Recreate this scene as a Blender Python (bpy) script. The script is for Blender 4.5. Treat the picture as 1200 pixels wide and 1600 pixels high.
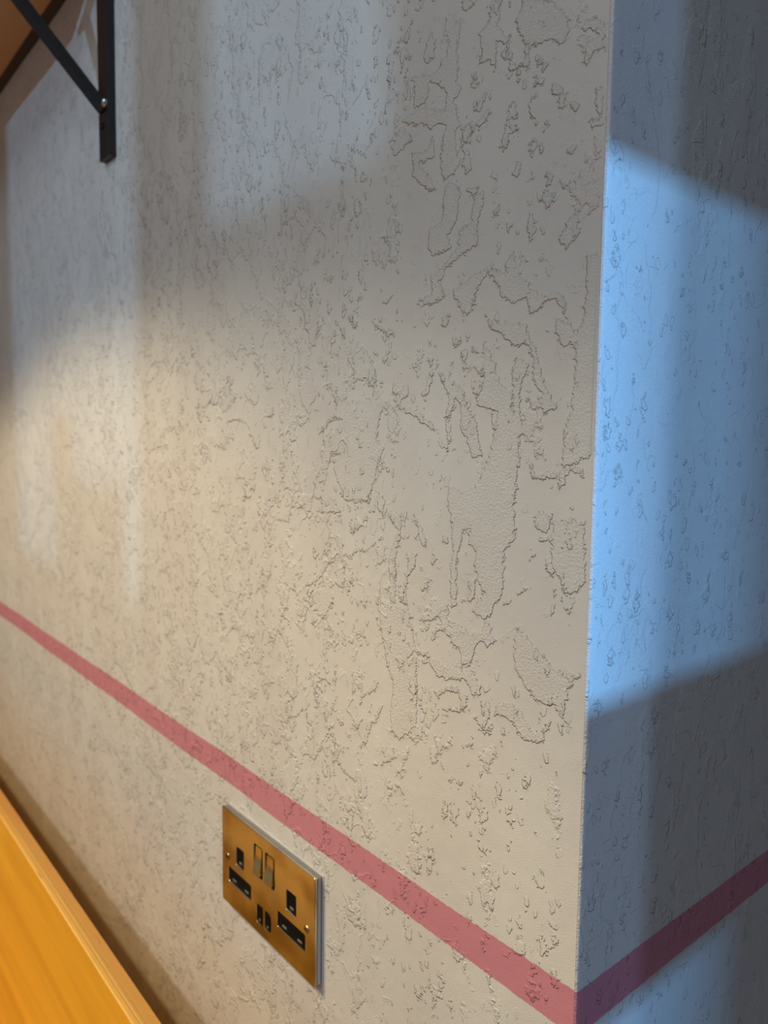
import bpy, bmesh, math, random
import numpy as np
from mathutils import Vector, Matrix

scene = bpy.context.scene
C = scene.collection
for o in list(bpy.data.objects):
    bpy.data.objects.remove(o)

# ------------------------------------------------------------------ camera
cam_d = bpy.data.cameras.new('camera')
cam = bpy.data.objects.new('camera', cam_d); C.objects.link(cam)
cam_d.sensor_fit = 'HORIZONTAL'; cam_d.sensor_width = 36.0
cam_d.lens = 1172.6 * 36.0 / 1200.0
cam_d.clip_start = 0.01
R_ = Vector((0.63790997, 0.77001289, 0.01228918))
U_ = Vector((-0.07567873, 0.04679893, 0.99603343))
F_ = Vector((-0.76638346, 0.63630968, -0.0881271))
m = Matrix(((R_.x, U_.x, -F_.x, 0.21204), (R_.y, U_.y, -F_.y, -0.30771), (R_.z, U_.z, -F_.z, 1.27712), (0, 0, 0, 1)))
cam.matrix_world = m
cam_d.dof.use_dof = True
cam_d.dof.focus_distance = 0.43
cam_d.dof.aperture_fstop = 11.0
scene.camera = cam

# ------------------------------------------------------------------ world, exposure
w = bpy.data.worlds.new('world'); scene.world = w; w.use_nodes = True
w.node_tree.nodes['Background'].inputs[0].default_value = (0.55, 0.72, 1.0, 1)
w.node_tree.nodes['Background'].inputs[1].default_value = 0.6
vs = scene.view_settings
vs.view_transform = 'Standard'; vs.look = 'None'; vs.gamma = 1.0; vs.use_curve_mapping = False
vs.exposure = 0.0

# ------------------------------------------------------------------ lamps
def lamp(name, kind, loc, target, energy, col, radius=0.02, spot=None, blend=0.1, size=None):
    d = bpy.data.lights.new(name, kind); d.energy = energy; d.color = col
    if kind == 'AREA':
        d.shape = 'RECTANGLE'; d.size, d.size_y = size
    else:
        d.shadow_soft_size = radius
    if kind == 'SPOT':
        d.spot_size = math.radians(spot); d.spot_blend = blend
    o = bpy.data.objects.new(name, d); C.objects.link(o); o.location = loc
    dr = Vector(target) - Vector(loc)
    o.rotation_euler = dr.to_track_quat('-Z', 'Y').to_euler()
    return o
# recessed ceiling spot whose scallop ends on the wall at about z = 1.45
lamp('ceiling_spot', 'SPOT', (-0.55, -1.40, 2.55), (-0.55, -1.40, 0), 60, (1.0, 0.92, 0.72), 0.035, spot=2*51.8, blend=0.10)
lamp('ceiling_spot_near', 'SPOT', (-0.75, -1.07, 2.55), (-0.75, -1.07, 0), 74, (1.0, 0.72, 0.32), 0.03, spot=2*44.5, blend=0.18)
# added broad soft fill light just under the ceiling, no fixture there
lamp('ceiling_fill', 'AREA', (0.25, -1.5, 2.585), (0.25, -1.5, 0), 17, (0.80, 0.93, 1.0), size=(1.0, 0.9))
# cool daylight through the window behind the camera
lamp('daylight_back', 'POINT', (1.35, -5.0, 2.95), (0, 0, 1), 250, (0.38, 0.68, 1.0), 0.02)
# cool daylight through the front window, onto the return wall
lamp('daylight_front', 'AREA', (4.0, 0.051, 1.75), (0, 0.05, 1.28), 70, (0.16, 0.48, 1.0), size=(0.10, 0.012))
lamp('daylight_front_side', 'AREA', (4.0, 0.168, 1.75), (0, 0.1, 1.28), 135, (0.15, 0.48, 1.0), size=(0.07, 0.012))
# added blue light for the band beside the corner, edged by an unseen blocker
lamp('added_blue_light', 'POINT', (1.8, 0.254, 1.5), (0, 0, 1), 20, (0.30, 0.55, 1.0), 0.008)

# ------------------------------------------------------------------ node helpers
def new_mat(name):
    m = bpy.data.materials.new(name); m.use_nodes = True
    nt = m.node_tree; b = nt.nodes['Principled BSDF']
    return m, nt, b
class N:
    def __init__(s, nt): s.nt = nt
    def _in(s, sock, v):
        if isinstance(v, (int, float)): sock.default_value = v
        elif isinstance(v, tuple): sock.default_value = v
        else: s.nt.links.new(v, sock)
    def math(s, op, a, b=0.0, c=None, clamp=False):
        n = s.nt.nodes.new('ShaderNodeMath'); n.operation = op; n.use_clamp = clamp
        s._in(n.inputs[0], a); s._in(n.inputs[1], b)
        if c is not None: s._in(n.inputs[2], c)
        return n.outputs[0]
    def add(s, a, b): return s.math('ADD', a, b)
    def sub(s, a, b): return s.math('SUBTRACT', a, b)
    def mul(s, a, b): return s.math('MULTIPLY', a, b)
    def mx(s, a, b): return s.math('MAXIMUM', a, b)
    def mn(s, a, b): return s.math('MINIMUM', a, b)
    def ss(s, v, e0, e1, o0=0.0, o1=1.0):
        n = s.nt.nodes.new('ShaderNodeMapRange'); n.interpolation_type = 'SMOOTHSTEP'
        s._in(n.inputs['Value'], v); s._in(n.inputs['From Min'], e0); s._in(n.inputs['From Max'], e1)
        n.inputs['To Min'].default_value = o0; n.inputs['To Max'].default_value = o1
        return n.outputs[0]
    def coord(s):
        return s.nt.nodes.new('ShaderNodeTexCoord').outputs['Object']
    def sep(s, v):
        n = s.nt.nodes.new('ShaderNodeSeparateXYZ'); s.nt.links.new(v, n.inputs[0]); return n.outputs
    def comb(s, x, y, z):
        n = s.nt.nodes.new('ShaderNodeCombineXYZ')
        for i, v in enumerate((x, y, z)): s._in(n.inputs[i], v)
        return n.outputs[0]
    def scale(s, v, sc, off=(0, 0, 0)):
        n = s.nt.nodes.new('ShaderNodeMapping'); s.nt.links.new(v, n.inputs[0])
        n.inputs['Scale'].default_value = sc; n.inputs['Location'].default_value = off
        return n.outputs[0]
    def noise(s, v, sc=1.0, det=2.0, rough=0.5, dist=0.0, out=0):
        n = s.nt.nodes.new('ShaderNodeTexNoise'); s.nt.links.new(v, n.inputs['Vector'])
        n.inputs['Scale'].default_value = sc; n.inputs['Detail'].default_value = det
        n.inputs['Roughness'].default_value = rough; n.inputs['Distortion'].default_value = dist
        return n.outputs[out]
    def voro(s, v, sc=1.0, rnd=1.0, feat='F1'):
        n = s.nt.nodes.new('ShaderNodeTexVoronoi'); s.nt.links.new(v, n.inputs['Vector'])
        n.feature = feat; n.inputs['Scale'].default_value = sc; n.inputs['Randomness'].default_value = rnd
        return n.outputs
    def vadd(s, a, b, op='ADD'):
        n = s.nt.nodes.new('ShaderNodeVectorMath'); n.operation = op
        s._in(n.inputs[0], a); s._in(n.inputs[1], b); return n.outputs[0]
    def mix(s, f, a, b):
        n = s.nt.nodes.new('ShaderNodeMix'); n.data_type = 'RGBA'
        s._in(n.inputs[0], f); s._in(n.inputs[6], a); s._in(n.inputs[7], b); return n.outputs[2]
    def attr(s, name):
        n = s.nt.nodes.new('ShaderNodeAttribute'); n.attribute_name = name; return n.outputs['Fac']
    def bump(s, h, dist=1.0, strength=1.0):
        n = s.nt.nodes.new('ShaderNodeBump'); s.nt.links.new(h, n.inputs['Height'])
        n.inputs['Distance'].default_value = dist; n.inputs['Strength'].default_value = strength
        return n.outputs[0]

PAINT = (0.70, 0.675, 0.635, 1)
STRIPE = (0.60, 0.235, 0.29, 1)

def plaster_material(name, left=True):
    m, nt, b = new_mat(name); n = N(nt)
    co = n.coord(); x, y, z = n.sep(co)
    # horizontal coordinate along this wall in x, height in z
    u = x if left else y
    P = n.comb(u, 0.0 if left else 3.7, z)
    wn = n.noise(P, 90, 3, 0.6, out=1)
    W = n.vadd(P, n.vadd(n.vadd(wn, (0.5, 0.5, 0.5), 'SUBTRACT'), (0.010, 0.0, 0.010), 'MULTIPLY'))
    fine = n.noise(P, 700, 2, 0.6)             # ~1.5 mm rubble on the raised patches
    finer = n.noise(P, 1500, 1, 0.5)           # orange peel of the paint roller
    edge = n.sub(n.noise(P, 300, 2.5, 0.6), 0.5)
    if left:
        rel = n.attr('relief')
        F1 = n.add(rel, n.mul(edge, 8.0))
        isl1 = n.ss(F1, -0.7, 0.4)
        rim1 = n.ss(n.math('ABSOLUTE', n.sub(F1, 0.25)), 0.9, 0.0)
        # random drips, denser away from the arris
        n1 = n.noise(n.scale(W, (42, 1, 26)), 1.0, 3, 0.55)
        dens = n.noise(P, 6, 1, 0.5)
        thr = n.add(n.ss(u, -0.05, -0.30, 0.66, 0.54), n.mul(n.sub(dens, 0.5), -0.10))
        F2 = n.mul(n.sub(n1, thr), 28.0)
        F2 = n.add(F2, n.mul(edge, 4.5))
        isl2 = n.ss(F2, -0.8, 0.5)
        isl = n.mx(isl1, n.mul(isl2, 0.85))
        amp = 1.0
        t1, t2 = 0.42, 0.32
    else:
        n1 = n.noise(n.scale(W, (30, 1, 11)), 1.0, 3, 0.6)
        F2 = n.add(n.mul(n.sub(n1, 0.56), 26.0), n.mul(edge, 2.0))
        isl = n.mul(n.ss(F2, -0.5, 0.5), 0.8)
        rim1 = n.mul(n.ss(n.math('ABSOLUTE', F2), 0.5, 0.0), 0.45)
        amp = 0.7
        t1, t2 = 0.60, 0.55
    # scattered flecks at two sizes
    def flecks(sc, thr, h):
        V = n.scale(W, (sc, sc, sc * 0.62))
        vo = n.voro(V)
        rc = n.sep(vo[1])
        on = n.ss(rc[0], thr, thr + 0.08)
        rad = n.add(n.mul(rc[1], 0.20), 0.14)
        d = n.sub(rad, vo[0])
        d = n.add(d, n.mul(edge, 0.75))
        return n.mul(n.mul(n.ss(d, -0.03, 0.07), on), h)
    fl = n.mx(flecks(95, t1, 0.0010), flecks(190, t2, 0.0008))
    if left:
        calm = n.ss(n.noise(n.scale(P, (13, 1, 7)), 1.0, 2, 0.5), 0.42, 0.56, 0.20, 1.0)
        calm = n.mul(calm, n.ss(u, -0.006, -0.016))
        fl = n.mul(n.mul(fl, calm), n.ss(u, -0.12, -0.55, 1.0, 1.5))
        isl = n.mul(isl, n.ss(u, -0.15, -0.6, 1.0, 1.1))
        isl = n.mul(isl, n.ss(u, -0.0025, -0.0045))
    top = n.add(n.mul(isl, 0.0008 * amp), n.mul(n.mul(isl, n.sub(fine, 0.5)), 0.0007 * amp))
    h = n.add(top, n.mul(rim1, 0.00010))
    h = n.add(h, fl)
    # thin curled trowel creases
    for sx_, sz_, off, hh in ((26, 20, 0.0, 0.0005), (44, 26, 5.0, 0.00035)):
        n3 = n.noise(n.scale(W, (sx_, 1, sz_), (off, 0, 0)), 1.0, 2, 0.5)
        msk = n.ss(n.noise(n.scale(P, (40, 1, 30), (off, 2, 0)), 1.0, 1, 0.5), 0.50, 0.60)
        if left: msk = n.mul(msk, n.ss(u, -0.10, -0.20))
        line = n.ss(n.math('ABSOLUTE', n.sub(n3, 0.5)), 0.016 if left else 0.010, 0.0)
        step = n.ss(n3, 0.49, 0.51)
        h = n.add(h, n.mul(n.add(n.mul(line, msk), n.mul(n.mul(step, msk), 0.5)), hh if left else hh * 0.8))
    h = n.add(h, n.mul(n.sub(finer, 0.5), 0.00024 if left else 0.0006))
    h = n.add(h, n.mul(n.sub(n.noise(P, 45, 2, 0.5), 0.5), 0.0008))
    # painted stripe, hand cut along masking tape
    eg = n.mul(n.sub(n.noise(P, 260, 3, 0.6), 0.5), 0.0022)
    wob = n.mul(n.sub(n.noise(P, 9, 1, 0.5), 0.5), 0.002)
    zz = n.add(z, n.add(eg, wob))
    st = n.mul(n.ss(zz, 0.9752, 0.9758), n.ss(zz, 1.0008, 1.0002))
    # paint film: slight tone variation and faint vertical grime
    tone = n.noise(n.scale(P, (14, 1, 4)), 1.0, 3, 0.5)
    base = n.mix(n.ss(tone, 0.3, 0.7), PAINT, (0.66, 0.62, 0.585, 1))
    grit = n.ss(n.mul(isl, n.ss(fine, 0.35, 0.6)), 0.0, 1.0, 0.0, 0.02)
    base = n.mix(grit, base, (0.50, 0.46, 0.43, 1))
    col = n.mix(st, base, STRIPE)
    nt.links.new(col, b.inputs['Base Color'])
    b.inputs['Roughness'].default_value = 0.62
    b.inputs['Specular IOR Level'].default_value = 0.3
    nt.links.new(n.bump(h), b.inputs['Normal'])
    return m

def plain_material(name, col, rough=0.7, var=0.06, sc=8.0):
    m, nt, b = new_mat(name); n = N(nt)
    t = n.noise(n.coord(), sc, 3, 0.5)
    c2 = tuple(max(0, c * (1 - var * 3)) for c in col[:3]) + (1,)
    nt.links.new(n.mix(t, c2, col), b.inputs['Base Color'])
    b.inputs['Roughness'].default_value = rough
    nt.links.new(n.bump(n.mul(n.noise(n.coord(), 300, 2), 0.0002)), b.inputs['Normal'])
    return m
ISLANDS = [[(597,13738),(547,13787),(530,13697),(490,13651),(438,13595),(349,13529),(266,13536),(218,13497),(204,13421),(234,13462),(265,13513),(336,13508),(383,13462),(426,13448),(448,13548),(537,13526),(618,13567),(661,13649),(732,13710),(787,13658),(828,13581),(841,13520),(884,13505),(947,13576),(995,13647),(919,13678),(818,13714),(733,13731),(677,13711),(595,13678)],
 [(739,13487),(681,13429),(586,13428),(456,13403),(428,13332),(388,13261),(347,13161),(332,13093),(244,12974),(326,12938),(342,13045),(395,13125),(399,13232),(452,13315),(516,13297),(611,13371),(695,13410)],
 [(514,13242),(436,13206),(441,13167),(483,13101),(486,13001),(490,12931),(442,12861),(516,12922),(536,13124),(526,13203)],
 [(1109,13213),(1012,13162),(917,13103),(854,12993),(792,12906),(775,12810),(743,12726),(816,12714),(864,12821),(911,12875),(915,13016),(962,13051),(1005,12931),(987,12843),(1016,12743),(1029,12943),(1009,13053),(1059,13143)],
 [(92,13685),(-4,13668),(-4,13431),(9,12757),(95,12709),(196,12668),(192,12849),(151,12962),(137,13174),(143,13313),(101,13372),(86,13532)],
 [(214,13404),(143,13322),(130,13284),(221,13274),(258,13334),(260,13390)],
 [(1196,14028),(1084,14058),(1073,14215),(950,14185),(975,14035),(1050,13966),(1017,13896),(1159,13879),(1210,13932)],
 [(831,14136),(775,14143),(772,14062),(812,14000),(808,13877),(939,13839),(1061,13786),(1106,13718),(1057,13634),(1185,13597),(1286,13645),(1169,13650),(1172,13761),(1093,13791),(956,13884),(943,13976),(856,13999)],
 [(439,13957),(398,13854),(440,13825),(462,13925)],
 [(655,14045),(660,14007),(700,13981),(688,14023)],
 [(156,13903),(146,13798),(216,13735),(253,13797),(211,13870)],
 [(987,13388),(925,13372),(970,13333)],
 [(909,13317),(871,13313),(891,13246),(922,13264)],
 [(835,13331),(797,13296),(833,13289)],
 [(1085,13508),(1022,13522),(1036,13469),(1084,13464)],
 [(1193,13297),(1152,13283),(1175,13240)],
 [(1142,13215),(1188,13083),(1238,13073),(1174,13183)],
 [(442,13039),(390,12998),(376,12949),(409,12989)],
 [(403,12682),(364,12634),(230,12643),(241,12619),(363,12609),(402,12642)],
 [(207,12658),(94,12681),(70,12635),(161,12665),(193,12582),(216,12572)],
 [(1415,13151),(1360,13090),(1413,13057),(1467,13012),(1305,12984),(1167,12912),(1099,12855),(1200,12901),(1322,12961),(1504,13025),(1432,13082)],
 [(604,13945),(565,13927),(590,13908)],
 [(357,14041),(307,13983),(330,13952),(367,14007)],
 [(748,13337),(690,13273),(615,13094),(547,13071),(535,12969),(481,12928),(448,12861),(478,12834),(488,12632),(508,12461),(493,12291),(567,12214),(568,12126),(572,11967),(635,11895),(661,11833),(713,11812),(783,11840),(746,11916),(689,11955),(749,12018),(777,12109),(764,12183),(825,12228),(813,12309),(868,12304),(882,12244),(910,12166),(923,12079),(916,11846),(958,11839),(965,12073),(952,12161),(961,12310),(1003,12464),(994,12532),(824,12519),(753,12587),(686,12716),(649,12873),(638,12966),(694,12977),(795,13002),(783,13086),(742,13136)],
 [(941,11733),(882,11744),(808,11695),(711,11736),(686,11803),(644,11770),(656,11727),(602,11717),(667,11652),(696,11698),(751,11665),(789,11541),(860,11492),(878,11606),(938,11604),(970,11684)],
 [(903,11460),(787,11467),(715,11422),(714,11380),(769,11344),(800,11410),(844,11431),(977,11398),(1070,11396),(1153,11489),(1286,11505),(1370,11405),(1303,11513),(1253,11524),(1121,11497),(1010,11467)],
 [(1084,11292),(991,11339),(901,11368),(826,11328),(817,11277),(882,11220),(1018,11203),(942,11236),(882,11242),(847,11290),(900,11341),(990,11322),(1051,11267)],
 [(698,11342),(642,11295),(653,11229),(693,11180),(751,11221),(696,11269)],
 [(601,11286),(577,11355),(499,11387),(435,11364),(320,11259),(262,11307),(223,11357),(271,11236),(355,11219),(430,11235),(483,11290),(548,11301)],
 [(474,11764),(400,11769),(313,11710),(205,11640),(51,11649),(123,11557),(150,11398),(198,11461),(303,11441),(390,11506),(468,11596)],
 [(247,12401),(61,12408),(39,12124),(110,12041),(176,12048),(179,12104),(249,12168),(242,12281)],
 [(336,12308),(266,12311),(260,12293),(323,12295)],
 [(344,12227),(391,12183),(368,12214)],
 [(1133,11979),(1172,11901),(1220,11893),(1181,11955)],
 [(1031,12248),(986,12242),(1007,12197),(1046,12214)],
 [(1121,12129),(1089,12100),(1128,12068)],
 [(519,11954),(518,11925),(556,11918)],
 [(385,12035),(457,11994),(482,11970),(445,12006)],
 [(832,12017),(776,12015),(773,11943),(800,11892),(829,11902),(802,11959)],
 [(1549,12348),(1408,12347),(1421,12174),(1455,12101),(1471,12006),(1466,11773),(1502,11790),(1525,12046),(1440,12241)],
 [(1289,12345),(1205,12252),(1179,12178),(1211,12163),(1254,12270)],
 [(1300,12119),(1267,12112),(1282,12031),(1347,11954),(1352,11792),(1378,11788),(1365,11963),(1333,12070)],
 [(1224,11712),(1128,11753),(1051,11822),(975,11846),(989,11822),(1111,11733),(1191,11707)],
 [(1094,11692),(1016,11702),(1078,11662),(1092,11615),(1124,11614)],
 [(341,12440),(259,12427),(278,12333),(374,12380)],
 [(751,15115),(684,15087),(694,14996),(706,14963),(637,14879),(612,14888),(608,14792),(579,14706),(516,14707),(506,14754),(534,14848),(560,14877),(575,14948),(538,14970),(540,15026),(357,14949),(250,14816),(246,14736),(302,14722),(338,14763),(397,14772),(482,14777),(490,14665),(503,14693),(541,14707),(612,14708),(636,14860),(704,14890),(713,14774),(733,14776),(755,14813),(825,14824),(807,14915),(830,14983),(761,15004)],
 [(1007,15113),(977,15091),(1003,14991),(992,14865),(997,14785),(951,14739),(1010,14708),(993,14641),(960,14549),(997,14529),(987,14423),(954,14342),(998,14301),(1075,14284),(1108,14351),(1096,14496),(1067,14581),(1163,14621),(1194,14588),(1228,14631),(1345,14667),(1450,14721),(1280,14744),(1197,14706),(1085,14660),(1072,14760),(1137,14834),(1217,14862),(1232,14792),(1264,14760),(1347,14760),(1351,14919),(1455,14944),(1351,14935),(1301,14923),(1186,14893),(1078,14958),(1058,15063)],
 [(1208,15132),(1182,15059),(1188,14988),(1245,14982),(1278,15021),(1255,15076)],
 [(1442,15137),(1388,15062),(1441,15081),(1474,15006),(1486,15142)],
 [(1376,15262),(1425,15163),(1469,15180)],
 [(965,15206),(878,15169),(920,15137),(964,15156)],
 [(405,14671),(351,14651),(404,14634)],
 [(439,14619),(378,14589),(401,14565),(432,14589)],
 [(330,14545),(288,14526),(247,14472),(255,14408),(290,14424),(281,14483),(340,14508)],
 [(211,14416),(172,14407),(176,14369),(210,14389)],
 [(753,14559),(732,14537),(814,14489),(836,14510)],
 [(777,14650),(796,14587),(838,14586),(832,14619)],
 [(622,14445),(537,14400),(607,14382),(618,14328),(658,14344),(634,14400)],
 [(359,14391),(345,14341),(374,14341)],
 [(538,14257),(510,14193),(541,14158),(567,14179),(536,14209)],
 [(851,14784),(843,14742),(879,14744)],
 [(342,14130),(312,14113),(311,14067),(346,14076)],
 [(357,14041),(297,14018),(307,13974),(380,14010)],
 [(225,14225),(191,14215),(195,14181),(230,14199)],
 [(4,14297),(2,14263),(97,14279),(108,14296),(55,14296),(81,14408),(62,14452),(29,14416),(45,14310)],
 [(134,14658),(52,14685),(27,14592),(90,14624),(130,14562),(152,14587)],
 [(139,14771),(96,14762),(21,14682),(19,14631),(83,14698),(170,14745)],
 [(6,14128),(6,14115),(79,14122)],
 [(23,14029),(96,14013),(128,14021),(86,14037)],
 [(10,13970),(9,13957),(83,13957)],
 [(390,14272),(371,14253),(382,14238),(404,14258)],
 [(945,14523),(872,14532),(871,14481),(942,14420),(897,14397),(864,14287),(893,14264),(939,14327),(911,14381),(941,14410)],
 [(890,14181),(811,14177),(817,14153),(845,14135)],
 [(1058,14254),(981,14245),(949,14154),(978,14122),(1086,14147)],
 [(1574,14635),(1449,14688),(1360,14595),(1518,14539),(1555,14607),(1483,14620)],
 [(1358,14506),(1224,14479),(1177,14562),(1166,14431),(1306,14437),(1170,14282),(1153,14245),(1218,14272),(1338,14357)],
 [(1895,13416),(1826,13413),(1712,13304),(1677,13200),(1677,13145),(1710,13202),(1743,13183),(1789,13210),(1834,13199),(1868,13211),(1914,13172),(1904,13262),(1940,13286),(1964,13323),(1988,13360)],
 [(1892,13262),(2034,13185),(2033,13084),(2094,13094),(2102,13174),(1963,13238)],
 [(2107,13073),(1653,13042),(1494,13030),(1453,13022),(1556,13005),(1609,13014),(1640,12947),(1669,12755),(1980,12752),(1969,12860),(2055,12926),(2142,12832),(2067,12868),(2031,12947),(2131,12971),(2271,12869),(2323,12847),(2245,12914),(2156,12979),(2106,13007)],
 [(1728,13570),(1662,13528),(1608,13503),(1554,13451),(1524,13474),(1513,13466),(1556,13503),(1608,13489),(1673,13523)],
 [(1415,13151),(1365,13129),(1354,13084),(1413,13063),(1394,13098)],
 [(1584,13367),(1563,13352),(1593,13295),(1615,13310)],
 [(1508,13719),(1590,13666),(1633,13678),(1580,13677)],
 [(2041,13719),(1992,13678),(2052,13679)],
 [(1945,13658),(1968,13612),(1897,13541),(1944,13595)],
 [(2007,12968),(1594,12756),(1704,12504),(1753,12407),(1804,12414),(2000,12391),(2037,12455),(2133,12595),(2133,12628),(2059,12707),(2153,12717),(2229,12603),(2328,12588),(2230,12659),(2135,12839),(2025,12947)],
 [(2642,12313),(2513,12405),(2367,12402),(2307,12417),(2256,12363),(2150,12404),(2054,12309),(2285,12292),(2286,12384),(2387,12395),(2470,12349),(2598,12292)],
 [(2070,12051),(1922,12001),(1995,12015),(2203,11920),(2322,11788),(2467,11730),(2596,11649),(2509,11736),(2363,11793),(2223,11918),(2184,11980)],
 [(1940,12021),(1869,12079),(1747,12077),(1680,12137),(1607,12171),(1697,12114),(1764,12069),(1869,12068),(1922,12012)],
 [(1734,12334),(1801,12243),(1888,12191),(1942,12208),(1836,12240)],
 [(1586,12355),(1538,12359),(1585,12314)],
 [(1516,12062),(1453,12060),(1467,12006),(1515,12021)],
 [(1483,11984),(1451,11988),(1463,11790),(1487,11786)],
 [(3338,12907),(3390,12947),(3552,12976),(3693,12952),(3635,12991),(3497,12988),(3338,12920),(3210,12752),(3261,12777)],
 [(2731,12184),(2846,12187),(2917,12194),(2777,12205),(2709,12308),(2598,12322),(2687,12298)],
 [(2235,11084),(2316,11039),(2356,10956),(2294,10889),(2376,10829),(2294,10852),(2112,10680),(2090,10532),(2013,10488),(1881,10453),(1993,10460),(2110,10526),(2131,10673),(2293,10828),(2335,10877),(2377,10951),(2336,11046),(2235,11096),(2175,11052)],
 [(1817,11009),(1783,11086),(1663,11140),(1630,11214),(1664,11205),(1714,11127),(1801,11081),(1835,11005)],
 [(1578,11066),(1642,10938),(1693,10912),(1760,10746),(1812,10706),(1778,10762),(1728,10912),(1659,10955),(1610,11045)],
 [(1623,11710),(1339,11760),(1258,11512),(1377,11403),(1257,11472),(1247,11025),(1397,10895),(1477,10912),(1495,11046),(1467,11234),(1534,11356),(1587,11536)],
 [(1475,10816),(1441,10763),(1587,10659),(1554,10714),(1572,10784)],
 [(2752,10659),(2637,10679),(2504,10780),(2637,10698),(2775,10678),(2775,10742),(2683,10844),(2728,10755)],
 [(2870,11324),(2918,11224),(3015,11190),(2942,11232),(2870,11337),(2729,11289),(2729,11213)],
 [(1914,11491),(1860,11508),(1737,11483),(1825,11487)],
 [(1910,11211),(1881,11082),(1908,11064),(1919,11163)],
 [(2025,11492),(1977,11376),(2024,11389)],
 [(2200,11608),(2259,11528),(2402,11465),(2299,11508)],
 [(3349,11406),(3542,11246),(3776,11058),(3514,11280)],
 [(2117,11195),(2097,11072),(2136,11097)],
 [(2095,10979),(2172,10815),(2153,10892)],
 [(1798,10903),(1868,10813),(1833,10881)]]
M_left = plaster_material('textured_plaster_left', True)
M_right = plaster_material('textured_plaster_right', False)
M_room = plain_material('room_paint', (0.50, 0.50, 0.50, 1))
M_ceil = plain_material('ceiling_paint', (0.55, 0.53, 0.50, 1))
M_dark = plain_material('blocker_paint', (0.20, 0.19, 0.19, 1))

# ------------------------------------------------------------------ object helpers
def link(name, me, mat=None, parent=None):
    o = bpy.data.objects.new(name, me); C.objects.link(o)
    if mat: me.materials.append(mat)
    if parent: o.parent = parent
    return o
def empty(name, loc):
    o = bpy.data.objects.new(name, None); C.objects.link(o); o.location = loc; o.empty_display_size = 0.02
    return o
def tag(o, label, cat):
    o['label'] = label; o['category'] = cat; return o
def structure(o): o['kind'] = 'structure'; return o
def bm_obj(name, bm, mat, parent=None, smooth=False):
    bmesh.ops.recalc_face_normals(bm, faces=bm.faces)
    me = bpy.data.meshes.new(name); bm.to_mesh(me); bm.free()
    if smooth:
        for p in me.polygons: p.use_smooth = True
    return link(name, me, mat, parent)
def box_bm(x0, x1, y0, y1, z0, z1, bev=0.0, seg=2, bm=None):
    own = bmesh.new()
    vs_ = [own.verts.new((x, y, z)) for x in (x0, x1) for y in (y0, y1) for z in (z0, z1)]
    for f in ((0, 1, 3, 2), (4, 6, 7, 5), (0, 4, 5, 1), (2, 3, 7, 6), (0, 2, 6, 4), (1, 5, 7, 3)):
        own.faces.new([vs_[i] for i in f])
    if bev > 0:
        bmesh.ops.bevel(own, geom=list(own.edges), offset=bev, segments=seg, profile=0.5, affect='EDGES')
    if bm is None: return own
    tmp = bpy.data.meshes.new('tmp'); own.to_mesh(tmp); own.free(); bm.from_mesh(tmp); bpy.data.meshes.remove(tmp)
    return bm

# ------------------------------------------------------------------ relief map of the left wall
def poly_sdf(px, pz, P):
    """signed distance (positive inside) of points to polygon P, numpy."""
    d2 = np.full(px.shape, 1e9); inside = np.zeros(px.shape, bool)
    k = len(P)
    for i in range(k):
        ax, az = P[i]; bx, bz = P[(i + 1) % k]
        ex, ez = bx - ax, bz - az
        L = ex * ex + ez * ez + 1e-12
        t = np.clip(((px - ax) * ex + (pz - az) * ez) / L, 0, 1)
        qx, qz = px - ax - t * ex, pz - az - t * ez
        d2 = np.minimum(d2, qx * qx + qz * qz)
        c = ((az > pz) != (bz > pz)) & (px < ex * (pz - az) / (bz - az if bz != az else 1e-12) + ax)
        inside ^= c
    d = np.sqrt(d2)
    return np.where(inside, d, -d)

def axis(parts):
    out = []
    for a, b, s in parts:
        k = max(1, int(round((b - a) / s)))
        out += [a + (b - a) * i / k for i in range(k)]
    out.append(parts[-1][1])
    return np.array(out)

def grid_wall(name, us, zs, to_xyz, back, mat, relief=None):
    """front face as a dense tensor grid, plus the flat sides of the slab"""
    U, Z = np.meshgrid(us, zs, indexing='ij')
    rel = relief(U, Z) if relief else None
    V = to_xyz(U, Z, rel)
    nu, nz = U.shape
    co = V.reshape(-1, 3)
    idx = np.arange(nu * nz).reshape(nu, nz)
    q = np.stack([idx[:-1, :-1], idx[1:, :-1], idx[1:, 1:], idx[:-1, 1:]], -1).reshape(-1, 4)
    nb = len(co)
    # slab back: four corner vertices and side faces
    corners = [idx[0, 0], idx[-1, 0], idx[-1, -1], idx[0, -1]]
    bc = np.array([co[c] + np.array(back) for c in corners])
    co = np.vstack([co, bc])
    B = [nb, nb + 1, nb + 2, nb + 3]
    ngons = [list(idx[:, 0]) + [B[1], B[0]], list(idx[-1, :]) + [B[2], B[1]],
             list(idx[::-1, -1]) + [B[3], B[2]], list(idx[0, ::-1]) + [B[0], B[3]], B]
    loops = np.concatenate([q.reshape(-1)] + [np.array(g) for g in ngons])
    tot = np.array([4] * len(q) + [len(g) for g in ngons])
    start = np.concatenate([[0], np.cumsum(tot)[:-1]])
    me = bpy.data.meshes.new(name)
    me.vertices.add(len(co)); me.vertices.foreach_set('co', co.astype(np.float32).reshape(-1))
    me.loops.add(len(loops)); me.loops.foreach_set('vertex_index', loops.astype(np.int32))
    me.polygons.add(len(tot)); me.polygons.foreach_set('loop_start', start.astype(np.int32)); me.polygons.foreach_set('loop_total', tot.astype(np.int32))
    sm = np.zeros(len(tot), bool); sm[:len(q)] = True
    me.polygons.foreach_set('use_smooth', sm)
    if rel is not None:
        a = me.attributes.new('relief', 'FLOAT', 'POINT')
        a.data.foreach_set('value', np.concatenate([rel.reshape(-1), np.full(4, -4.0)]).astype(np.float32))
    me.update(calc_edges=True); me.validate()
    return link(name, me, mat)

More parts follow.
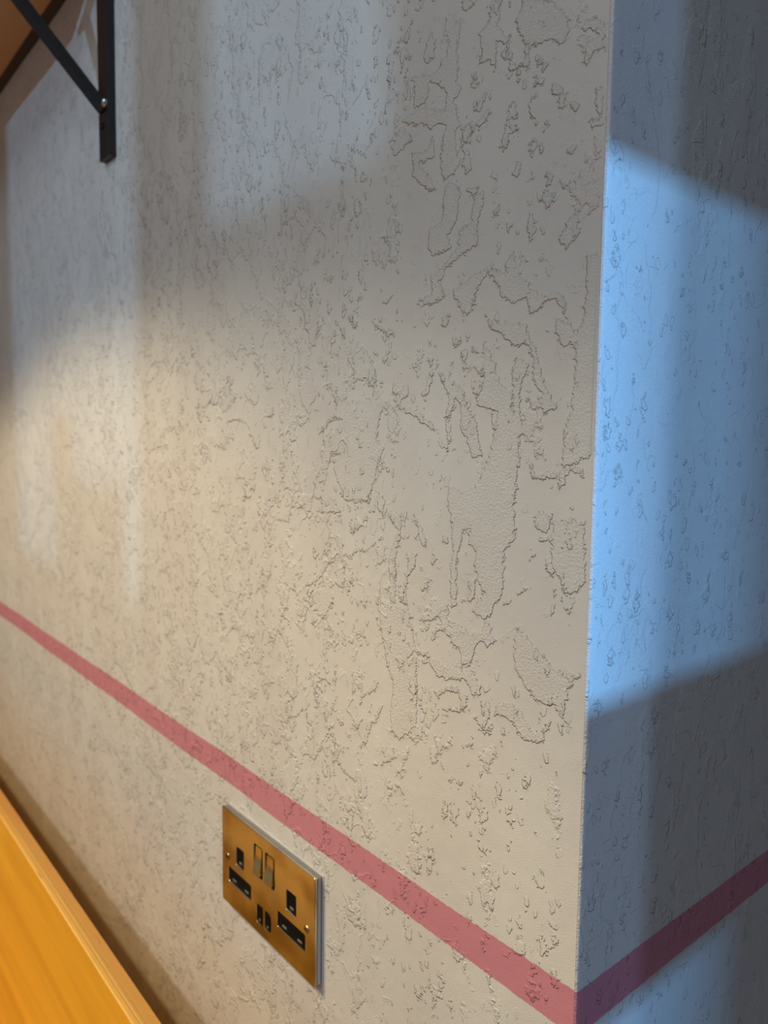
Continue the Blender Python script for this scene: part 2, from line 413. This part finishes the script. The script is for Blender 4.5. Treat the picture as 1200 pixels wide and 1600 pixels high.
def left_relief(U, Z):
    rel = np.full(U.shape, -4.0)
    us, zs = U[:, 0], Z[0, :]
    for P in ISLANDS:
        P = [(-a / 1e4, b / 1e4) for a, b in P]
        xs = [p[0] for p in P]; zz = [p[1] for p in P]
        i0, i1 = np.searchsorted(us, (min(xs) - 0.004, max(xs) + 0.004))
        j0, j1 = np.searchsorted(zs, (min(zz) - 0.004, max(zz) + 0.004))
        if i1 <= i0 or j1 <= j0: continue
        s = poly_sdf(U[i0:i1, j0:j1], Z[i0:i1, j0:j1], P) * 1000.0
        rel[i0:i1, j0:j1] = np.maximum(rel[i0:i1, j0:j1], np.clip(s, -4, 4))
    return rel

BEAD = 0.0014
us = axis([(-3.0, -1.4, 0.2), (-1.4, -0.6, 0.004), (-0.6, -BEAD, 0.0010)])
zs = axis([(0.0, 0.6, 0.1), (0.6, 0.86, 0.004), (0.86, 1.62, 0.0010), (1.62, 2.0, 0.004), (2.0, 2.6, 0.1)])
def left_xyz(U, Z, rel):
    hgt = 0.00015 / (1 + np.exp(-rel * 2.5))
    slow = 0.0006 * np.sin(U * 23 + 1.3 * np.sin(Z * 9)) * np.sin(Z * 17 + U * 5)
    fade = np.clip(-U / 0.03, 0, 1)
    return np.stack([U, -(hgt + slow) * fade, Z], -1)
wl = grid_wall('wall_left', us, zs, left_xyz, (0, 0.12, 0), M_left, left_relief); structure(wl)
# the return wall carries the rounded arris (metal angle bead) in its own surface
ys = axis([(-BEAD, 0.0, 0.0003), (0.0, 0.5, 0.004), (0.5, 3.0, 0.25)])
def right_xyz(U, Z, rel):
    t = np.clip((U + BEAD) / BEAD, 0, 1)                 # 0 at the left wall, 1 at the return
    ang = t * math.pi / 2
    X = np.where(U < 0, -BEAD + BEAD * np.sin(ang), 0.0)
    Y = np.where(U < 0, BEAD - BEAD * np.cos(ang), U * (1 - BEAD / 3.0) + BEAD)
    chip = 0.00035 * np.sin(Z * 410 + 2 * np.sin(Z * 133)) * np.sin(Z * 97) * (U < 0.001)
    return np.stack([X + chip * 0.0, Y, Z], -1)
wr = grid_wall('wall_right', ys, axis([(0.0, 0.7, 0.1), (0.7, 1.8, 0.0012), (1.8, 2.6, 0.1)]), right_xyz, (-0.10, 0.13, 0), M_right); structure(wr)

# ------------------------------------------------------------------ rest of the room
def slab(name, parts, mat):
    bm = bmesh.new()
    for p in parts: box_bm(*p, bm=bm)
    return structure(bm_obj(name, bm, mat))
def floor_mat():
    m, nt, b = new_mat('floor_boards'); n = N(nt); co = n.coord()
    br = nt.nodes.new('ShaderNodeTexBrick'); nt.links.new(n.scale(co, (1, 1, 1)), br.inputs['Vector'])
    br.inputs['Scale'].default_value = 1.0; br.inputs['Brick Width'].default_value = 1.4; br.inputs['Row Height'].default_value = 0.14
    br.inputs['Mortar Size'].default_value = 0.002
    br.inputs['Color1'].default_value = (0.22, 0.13, 0.07, 1); br.inputs['Color2'].default_value = (0.17, 0.10, 0.055, 1); br.inputs['Mortar'].default_value = (0.03, 0.02, 0.015, 1)
    g = n.noise(n.scale(co, (3, 60, 1)), 1.0, 4, 0.6)
    nt.links.new(n.mix(n.mul(g, 0.5), br.outputs[0], (0.10, 0.06, 0.03, 1)), b.inputs['Base Color'])
    b.inputs['Roughness'].default_value = 0.45
    return m
slab('floor', [(-3.1, 2.3, -2.5, 3.1, -0.1, 0.0)], floor_mat())
slab('ceiling', [(-3.1, 2.3, -2.5, 3.1, 2.6, 2.7)], M_ceil)
slab('wall_side', [(-3.1, -3.0, -2.5, 0.12, 0, 2.6)], M_room)
slab('wall_far', [(-0.10, 2.3, 3.0, 3.1, 0, 2.6)], M_room)
# wall behind the camera, with its window: two lights and a mullion
LB = (1.35, -5.0, 2.95)
def pb(x, z, t=0.5):     # back-project a wall point towards the daylight onto y = -2.5
    return (x * (1 - t) + LB[0] * t, z * (1 - t) + LB[2] * t)
xa, xb = pb(-1.07, 1)[0], pb(-0.557, 1)[0]
xc, xd = pb(-0.408, 1)[0], pb(-0.155, 1)[0]
z0, z1 = pb(0, 1.10)[1], 2.52
zm = pb(0, 1.457)[1]
Y0, Y1 = -2.51, -2.49
slab('wall_back', [(-3.1, xa, Y0, Y1, 0, 2.6), (xd, 2.3, Y0, Y1, 0, 2.6), (xa, xd, Y0, Y1, 0, z0), (xa, xd, Y0, Y1, z1, 2.6)], M_room)
nx0, nx1 = pb(-0.857, 1)[0], pb(-0.789, 1)[0]; bx1 = pb(-0.62, 1)[0]
slab('window_2', [(xb, xc, Y0, Y1, z0, z1), (xc, xd, Y0, Y1, z0, zm),
                  (nx0, nx1, Y0, Y1, z0, pb(0, 1.305)[1]), (nx1, bx1, Y0, Y1, z0, pb(0, 1.221)[1])], M_room)  # stepped sill pieces, unseen, added to shade parts of the left wall
# wall opposite the return, with a transomed window
def pf(z): return z + (1.75 - z) * 0.55
fz = [pf(0.30), pf(0.972), pf(1.146), pf(1.416)]
X0, X1 = 2.19, 2.21; ye = 0.110; yl_ = 0.085; yw = -1.0
slab('wall_front', [(X0, X1, -2.5, yw, 0, 2.6), (X0, X1, ye, 3.1, 0, 2.6), (X0, X1, yw, ye, 0, fz[0]), (X0, X1, yw, ye, fz[3], 2.6)], M_room)
slab('window_1', [(X0, X1, yw, ye, fz[1], fz[2]), (X0, X1, yl_, ye, fz[0], fz[1])], M_room)
slab('light_blocker', [(0.98, 1.02, 0.17, 0.45, 0, 2.6)], M_dark)  # unseen slab added to cut the edge of the blue light

# ------------------------------------------------------------------ twin socket
def brass(name, base=(0.92, 0.85, 0.68, 1), rough=0.26, brushed=True):
    m, nt, b = new_mat(name); n = N(nt); co = n.coord()
    t = n.noise(n.scale(co, (11, 11, 14), (0.3, 0, 0.1)), 1.6, 2, 0.45)
    nt.links.new(n.mix(n.ss(t, 0.35, 0.7), base, (base[0] * 0.50, base[1] * 0.44, base[2] * 0.38, 1)), b.inputs['Base Color'])  # broad darkening put into the brass for its uneven reflections
    b.inputs['Metallic'].default_value = 1.0
    b.inputs['Roughness'].default_value = rough
    if brushed:
        g = n.noise(n.scale(co, (120, 120, 5000)), 1.0, 2, 0.5)
        nt.links.new(n.bump(n.mul(g, 0.00003)), b.inputs['Normal'])
        b.inputs['Anisotropic'].default_value = 0.4
    return m
M_brass = brass('brushed_brass')
M_brass2 = brass('rocker_brass', (0.97, 0.76, 0.28, 1), 0.30, False)
M_screw = brass('screw_brass', (0.62, 0.42, 0.16, 1), 0.35, False)
M_steel = plain_material('plate_side_steel', (0.42, 0.42, 0.43, 1), 0.38); M_steel.node_tree.nodes['Principled BSDF'].inputs['Metallic'].default_value = 0.85
M_black = plain_material('black_insert', (0.004, 0.004, 0.004, 1), 0.6); M_black.node_tree.nodes['Principled BSDF'].inputs['Specular IOR Level'].default_value = 0.15
M_brown = plain_material('shutter_grey', (0.22, 0.18, 0.14, 1), 0.45)
M_gask = plain_material('gasket_white', (0.60, 0.58, 0.60, 1), 0.6)

def rrect(x0, x1, z0, z1, r, seg=5, rs=None):
    rs = rs or (r, r, r, r)   # bl, br, tr, tl
    pts = []
    for (cx, cz, a0), rr in zip(((x0, z0, 180), (x1, z0, 270), (x1, z1, 0), (x0, z1, 90)), rs):
        px = cx + (rr if cx == x0 else -rr); pz = cz + (rr if cz == z0 else -rr)
        for k in range(seg + 1):
            a = math.radians(a0 + 90 * k / seg)
            pts.append((px + rr * math.cos(a), pz + rr * math.sin(a)))
    return pts
def holed_plate(name, loops, depth, bevel, mat, parent, loc):
    """flat curve with holes, thickened and edge-rounded, turned into a mesh; outer face towards -y"""
    cu = bpy.data.curves.new(name, 'CURVE'); cu.dimensions = '2D'; cu.fill_mode = 'BOTH'
    for pts in loops:
        s = cu.splines.new('POLY'); s.points.add(len(pts) - 1); s.use_cyclic_u = True
        for p, (a, c) in zip(s.points, pts): p.co = (a, c, 0, 1)
    cu.extrude = depth / 2 - bevel; cu.bevel_depth = bevel; cu.bevel_resolution = 3; cu.offset = -bevel
    tmp = bpy.data.objects.new('tmp_curve', cu); C.objects.link(tmp)
    dg = bpy.context.evaluated_depsgraph_get()
    me = bpy.data.meshes.new_from_object(tmp.evaluated_get(dg)); me.name = name
    bpy.data.objects.remove(tmp)
    me.transform(Matrix.Rotation(math.radians(90), 4, 'X'))
    me.materials.clear()
    o = link(name, me, mat, parent); o.location = loc
    return o
SX, SZ = -0.3690, 0.8722
sock = empty('wall_socket', (SX, 0, SZ))
tag(sock, 'double wall socket with brushed brass plate and USB ports under the pink stripe', 'socket')
def bx(name, x0, x1, z0, z1, y0, y1, mat, bev=0.0, parent=sock, seg=2):
    return bm_obj(name, box_bm(x0 / 1e3, x1 / 1e3, y0 / 1e3, y1 / 1e3, z0 / 1e3, z1 / 1e3, bev / 1e3, seg), mat, parent)
mm = lambda L: [(a / 1e3, c / 1e3) for a, c in L]
earths = [(25.5, 38.5), (105.5, 119.5)]
wides = [(11.5, 50.5), (92.5, 132)]
rocks = [(55.5, 69.5), (73.5, 88)]
loops = [mm(rrect(0, 145.5, 0, 86.3, 2.0))]
for a, c in earths: loops.append(mm(rrect(a, c, 42.8, 59.3, 1.0)))
for a, c in wides: loops.append(mm(rrect(a, c, 22.0, 35.0, 1.2)))
for a, c in rocks: loops.append(mm(rrect(a, c, 49.0, 75.3, 1.2)))
loops.append(mm(rrect(60.0, 69.8, 9.3, 25.0, 1.0)))
loops.append(mm(rrect(73.0, 82.6, 9.3, 25.0, 1.5, rs=(1.0, 4.2, 4.2, 1.0))))
fp = holed_plate('face_plate', loops, 0.0018, 0.0007, M_brass, sock, (0, -0.0067, 0))
side = bx('plate_body', 0.6, 145.4, 0.5, 86.0, -6.0, -1.0, M_steel, 1.4, seg=3)
side['label'] = 'grey steel rim behind the brass face'
bx('gasket', -0.2, 146.6, -1.2, 86.4, -1.1, 0.6, M_gask, 0.4)
ins = bx('insert', 8, 137, 6, 78, -6.35, -5.2, M_black); ins['label'] = 'black plastic insert behind the pin holes'
# pin openings: thin dark recess walls with pale shutters inside
for a, c in earths:
    bx('earth_shutter', (a + c) / 2 - 2.6, (a + c) / 2 + 2.4, 45.0, 47.0, -7.0, -6.2, M_brown, 0.5)
for a, c in wides:
    bx('pin_shutter', a + 6.4, a + 12.4, 24.4, 26.2, -7.0, -6.2, M_brown, 0.5)
    bx('pin_shutter', c - 11.5, c - 5.2, 24.4, 26.2, -7.0, -6.2, M_brown, 0.5)
for a, c in rocks:      # rocker pressed in at the foot, proud at the head
    bm = bmesh.new()
    x0, x1 = a + 2.4, c - 1.8
    prof = [(-6.3, 51.6), (-10.6, 51.2), (-9.8, 56), (-8.3, 61), (-7.4, 66), (-7.2, 73.6), (-6.3, 74.0)]
    prof = [(p[0] / 1e3, p[1] / 1e3) for p in prof]
    L_ = [bm.verts.new((x0 / 1e3, y_, z_)) for y_, z_ in prof]; R2 = [bm.verts.new((x1 / 1e3, y_, z_)) for y_, z_ in prof]
    k = len(prof)
    for i in range(k): bm.faces.new([L_[i], L_[(i + 1) % k], R2[(i + 1) % k], R2[i]])
    bm.faces.new(L_[::-1]); bm.faces.new(R2)
    bmesh.ops.bevel(bm, geom=list(bm.edges), offset=0.0004, segments=2, affect='EDGES')
    bm_obj('rocker_switch', bm, M_brass2, sock)
for x0, x1 in ((62.5, 67.0), (75.2, 79.4)):
    u_ = bx('usb_port', x0 - 0.8, x1 + 0.8, 11.0, 23.2, -6.9, -6.2, M_black, 0.4)
    bx('contact_tongue', x0 + 0.8, x1 - 1.4, 11.4, 13.0, -7.3, -6.8, M_brown, 0.2, parent=u_)
for sx_, sz_ in ((10.2, 43.6), (134.3, 41.4)):
    bm = bmesh.new()
    bmesh.ops.create_cone(bm, cap_ends=True, segments=32, radius1=0.0033, radius2=0.0028, depth=0.0008,
                          matrix=Matrix.Translation((sx_ / 1e3, -0.0079, sz_ / 1e3)) @ Matrix.Rotation(math.radians(90), 4, 'X'))
    sc_ = bm_obj('screw', bm, M_screw, sock)
    bx('screw_slot', sx_ - 2.2, sx_ + 2.2, sz_ - 0.35, sz_ + 0.35, -8.5, -8.2, M_black, parent=sc_)

# ------------------------------------------------------------------ plywood bench back
def ply(name, face, dark, edge_axis_y=None, grain=(1.2, 9, 26), gloss=0.28):
    m, nt, b = new_mat(name); n = N(nt); co = n.coord(); x, y, z = n.sep(co)
    g1 = n.noise(n.scale(co, grain), 1.0, 4, 0.6, 0.6)
    g2 = n.noise(n.scale(co, (5, 14, 14)), 1.0, 3, 0.55, 1.2)
    g3 = n.noise(n.scale(co, (8, 600, 600)), 1.0, 2, 0.5)
    c = n.mix(n.ss(g1, 0.35, 0.70), face, dark)
    c = n.mix(n.ss(g2, 0.52, 0.75, 0, 0.45), c, tuple(min(1, v * 1.25) for v in face[:3]) + (1,))
    c = n.mix(n.ss(g3, 0.5, 0.9, 0, 0.25), c, dark)
    if edge_axis_y:
        y0, th, ztop = edge_axis_y
        e = n.math('DIVIDE', n.sub(y, y0), th)
        wob = n.mul(n.sub(n.noise(n.scale(co, (7, 1, 1)), 1.0, 2), 0.5), 0.05)
        e = n.add(e, wob)
        ramp = nt.nodes.new('ShaderNodeValToRGB'); nt.links.new(e, ramp.inputs[0])
        cr = ramp.color_ramp; cr.interpolation = 'LINEAR'
        st = [(0.00, (0.95, 0.533, 0.108)), (0.06, (0.95, 0.533, 0.108)), (0.09, (0.72, 0.361, 0.054)), (0.24, (0.70, 0.344, 0.050)), (0.27, (0.36, 0.155, 0.018)),
              (0.30, (0.72, 0.361, 0.054)), (0.36, (0.86, 0.447, 0.077)), (0.39, (0.30, 0.129, 0.016)), (0.42, (0.80, 0.404, 0.068)), (0.47, (0.34, 0.146, 0.018)),
              (0.51, (0.60, 0.284, 0.041)), (0.62, (0.56, 0.249, 0.036)), (1.0, (0.58, 0.241, 0.034))]
        while len(cr.elements) > 1: cr.elements.remove(cr.elements[-1])
        cr.elements[0].position = st[0][0]; cr.elements[0].color = st[0][1] + (1,)
        for p_, c_ in st[1:]:
            el = cr.elements.new(p_); el.color = c_ + (1,)
        fib = n.noise(n.scale(co, (30, 900, 900)), 1.0, 3, 0.6)
        ec = n.mix(n.ss(fib, 0.3, 0.8, 0, 0.45), ramp.outputs[0], (0.42, 0.22, 0.07, 1))
        pits = n.voro(n.scale(co, (14, 260, 260)))
        ec = n.mix(n.mul(n.ss(pits[0], 0.22, 0.10), n.ss(n.sep(pits[1])[0], 0.8, 0.85)), ec, (0.10, 0.05, 0.02, 1))
        top = n.mul(n.ss(z, ztop - 0.0012, ztop - 0.0004), n.ss(e, -0.01, 0.0))
        c = n.mix(top, c, ec)
    nt.links.new(c, b.inputs['Base Color'])
    b.inputs['Roughness'].default_value = gloss + 0.15
    b.inputs['Coat Weight'].default_value = 0.12; b.inputs['Coat Roughness'].default_value = gloss
    nt.links.new(n.bump(n.mul(g3, 0.00006)), b.inputs['Normal'])
    return m
BT = 0.8355
M_ply = ply('varnished_birch_plywood', (0.93, 0.45, 0.03, 1), (0.74, 0.33, 0.018, 1), (-0.110, 0.018, BT))
bench = empty('plywood_bench', (-1.2, -0.3, 0))
tag(bench, 'orange varnished plywood bench with upright back standing just off the wall', 'bench')
def bench_part(name, *a):
    o = bm_obj(name, box_bm(*a, 0.0008, 2), M_ply, bench); o.matrix_parent_inverse = Matrix.Translation((1.2, 0.3, 0)); return o
bench_part('backrest', -2.4, -0.05, -0.110, -0.092, 0.0, BT)
bench_part('seat', -2.4, -0.05, -0.580, -0.110, 0.432, 0.450)
bench_part('front_panel', -2.4, -0.05, -0.560, -0.542, 0.0, 0.432)

# ------------------------------------------------------------------ shelf on its steel bracket
M_shelf = ply('shelf_plywood', (0.52, 0.30, 0.13, 1), (0.42, 0.23, 0.09, 1), None, (1.5, 12, 12), 0.4)
SB = 1.803
sh = bm_obj('wall_shelf', box_bm(-2.4, -0.655, -0.215, -0.014, SB, SB + 0.024, 0.0008, 2), M_shelf)
tag(sh, 'brown wooden shelf seen from below, resting on the black bracket', 'shelf')
cl = bm_obj('gap_shade', box_bm(-2.4, -0.655, -0.016, 0.0, SB + 0.001, SB + 0.022), plain_material('gap_shade_dark', (0.05, 0.03, 0.018, 1)), sh); cl['label'] = 'dark strip added for the shade between shelf and wall'  # dark strip stands in for the shaded gap behind the shelf
def steel():
    m, nt, b = new_mat('black_steel'); n = N(nt); co = n.coord()
    t = n.noise(co, 60, 3, 0.6)
    nt.links.new(n.mix(t, (0.012, 0.012, 0.014, 1), (0.03, 0.028, 0.028, 1)), b.inputs['Base Color'])
    b.inputs['Metallic'].default_value = 0.3; b.inputs['Roughness'].default_value = 0.42
    nt.links.new(n.bump(n.mul(n.noise(co, 500, 2), 0.0001)), b.inputs['Normal'])
    return m
M_blk = steel()
br = empty('shelf_bracket', (-0.627, 0, 1.581))
tag(br, 'black steel bracket with slanting strut screwed to the wall under the brown shelf', 'bracket')
def brel(name, bm, mat, parent=br):
    o = bm_obj(name, bm, mat, parent); return o
# upright: bar 30 x 8 mm, its screw hole is a dark countersunk pit
bm = box_bm(-0.015, 0.015, -0.008, 0.0, 0.0, SB - 1.581, 0.0006, 2)
brel('upright', bm, M_blk)
brel('top_arm', box_bm(-0.015, 0.015, -0.205, -0.008, SB - 1.581 - 0.008, SB - 1.581, 0.0006, 2), M_blk)
# strut: 16 mm bar at 45 degrees from the upright to the arm
bm = box_bm(-0.008, 0.008, -0.0040, 0.0040, 0.0, 0.232, 0.0006, 2)
bmesh.ops.rotate(bm, verts=bm.verts, cent=(0, 0, 0), matrix=Matrix.Rotation(math.radians(45), 3, 'X'))
bmesh.ops.translate(bm, verts=bm.verts, vec=(-0.001, -0.0075, 0.051))
brel('strut', bm, M_blk)
bm = bmesh.new()
bmesh.ops.create_uvsphere(bm, u_segments=20, v_segments=10, radius=0.0062, matrix=Matrix.Translation((0.0075, -0.0095, 0.0545)) @ Matrix.Diagonal((1.0, 0.7, 0.8, 1)))
M_weld = plain_material('bare_weld', (0.55, 0.55, 0.55, 1), 0.18); M_weld.node_tree.nodes['Principled BSDF'].inputs['Metallic'].default_value = 1.0
wd = bm_obj('weld_bead', bm, M_weld, br, True); wd['label'] = 'shiny weld spot where the strut meets the upright'
bm = bmesh.new()
bmesh.ops.create_cone(bm, cap_ends=True, segments=24, radius1=0.0040, radius2=0.0034, depth=0.0012, matrix=Matrix.Translation((-0.003, -0.0085, 0.034)) @ Matrix.Rotation(math.radians(90), 4, 'X'))
sc_ = brel('screw', bm, M_black)
brel('screw_slot', box_bm(-0.0055, -0.0005, -0.0094, -0.0089, 0.0335, 0.0345), M_weld, sc_)
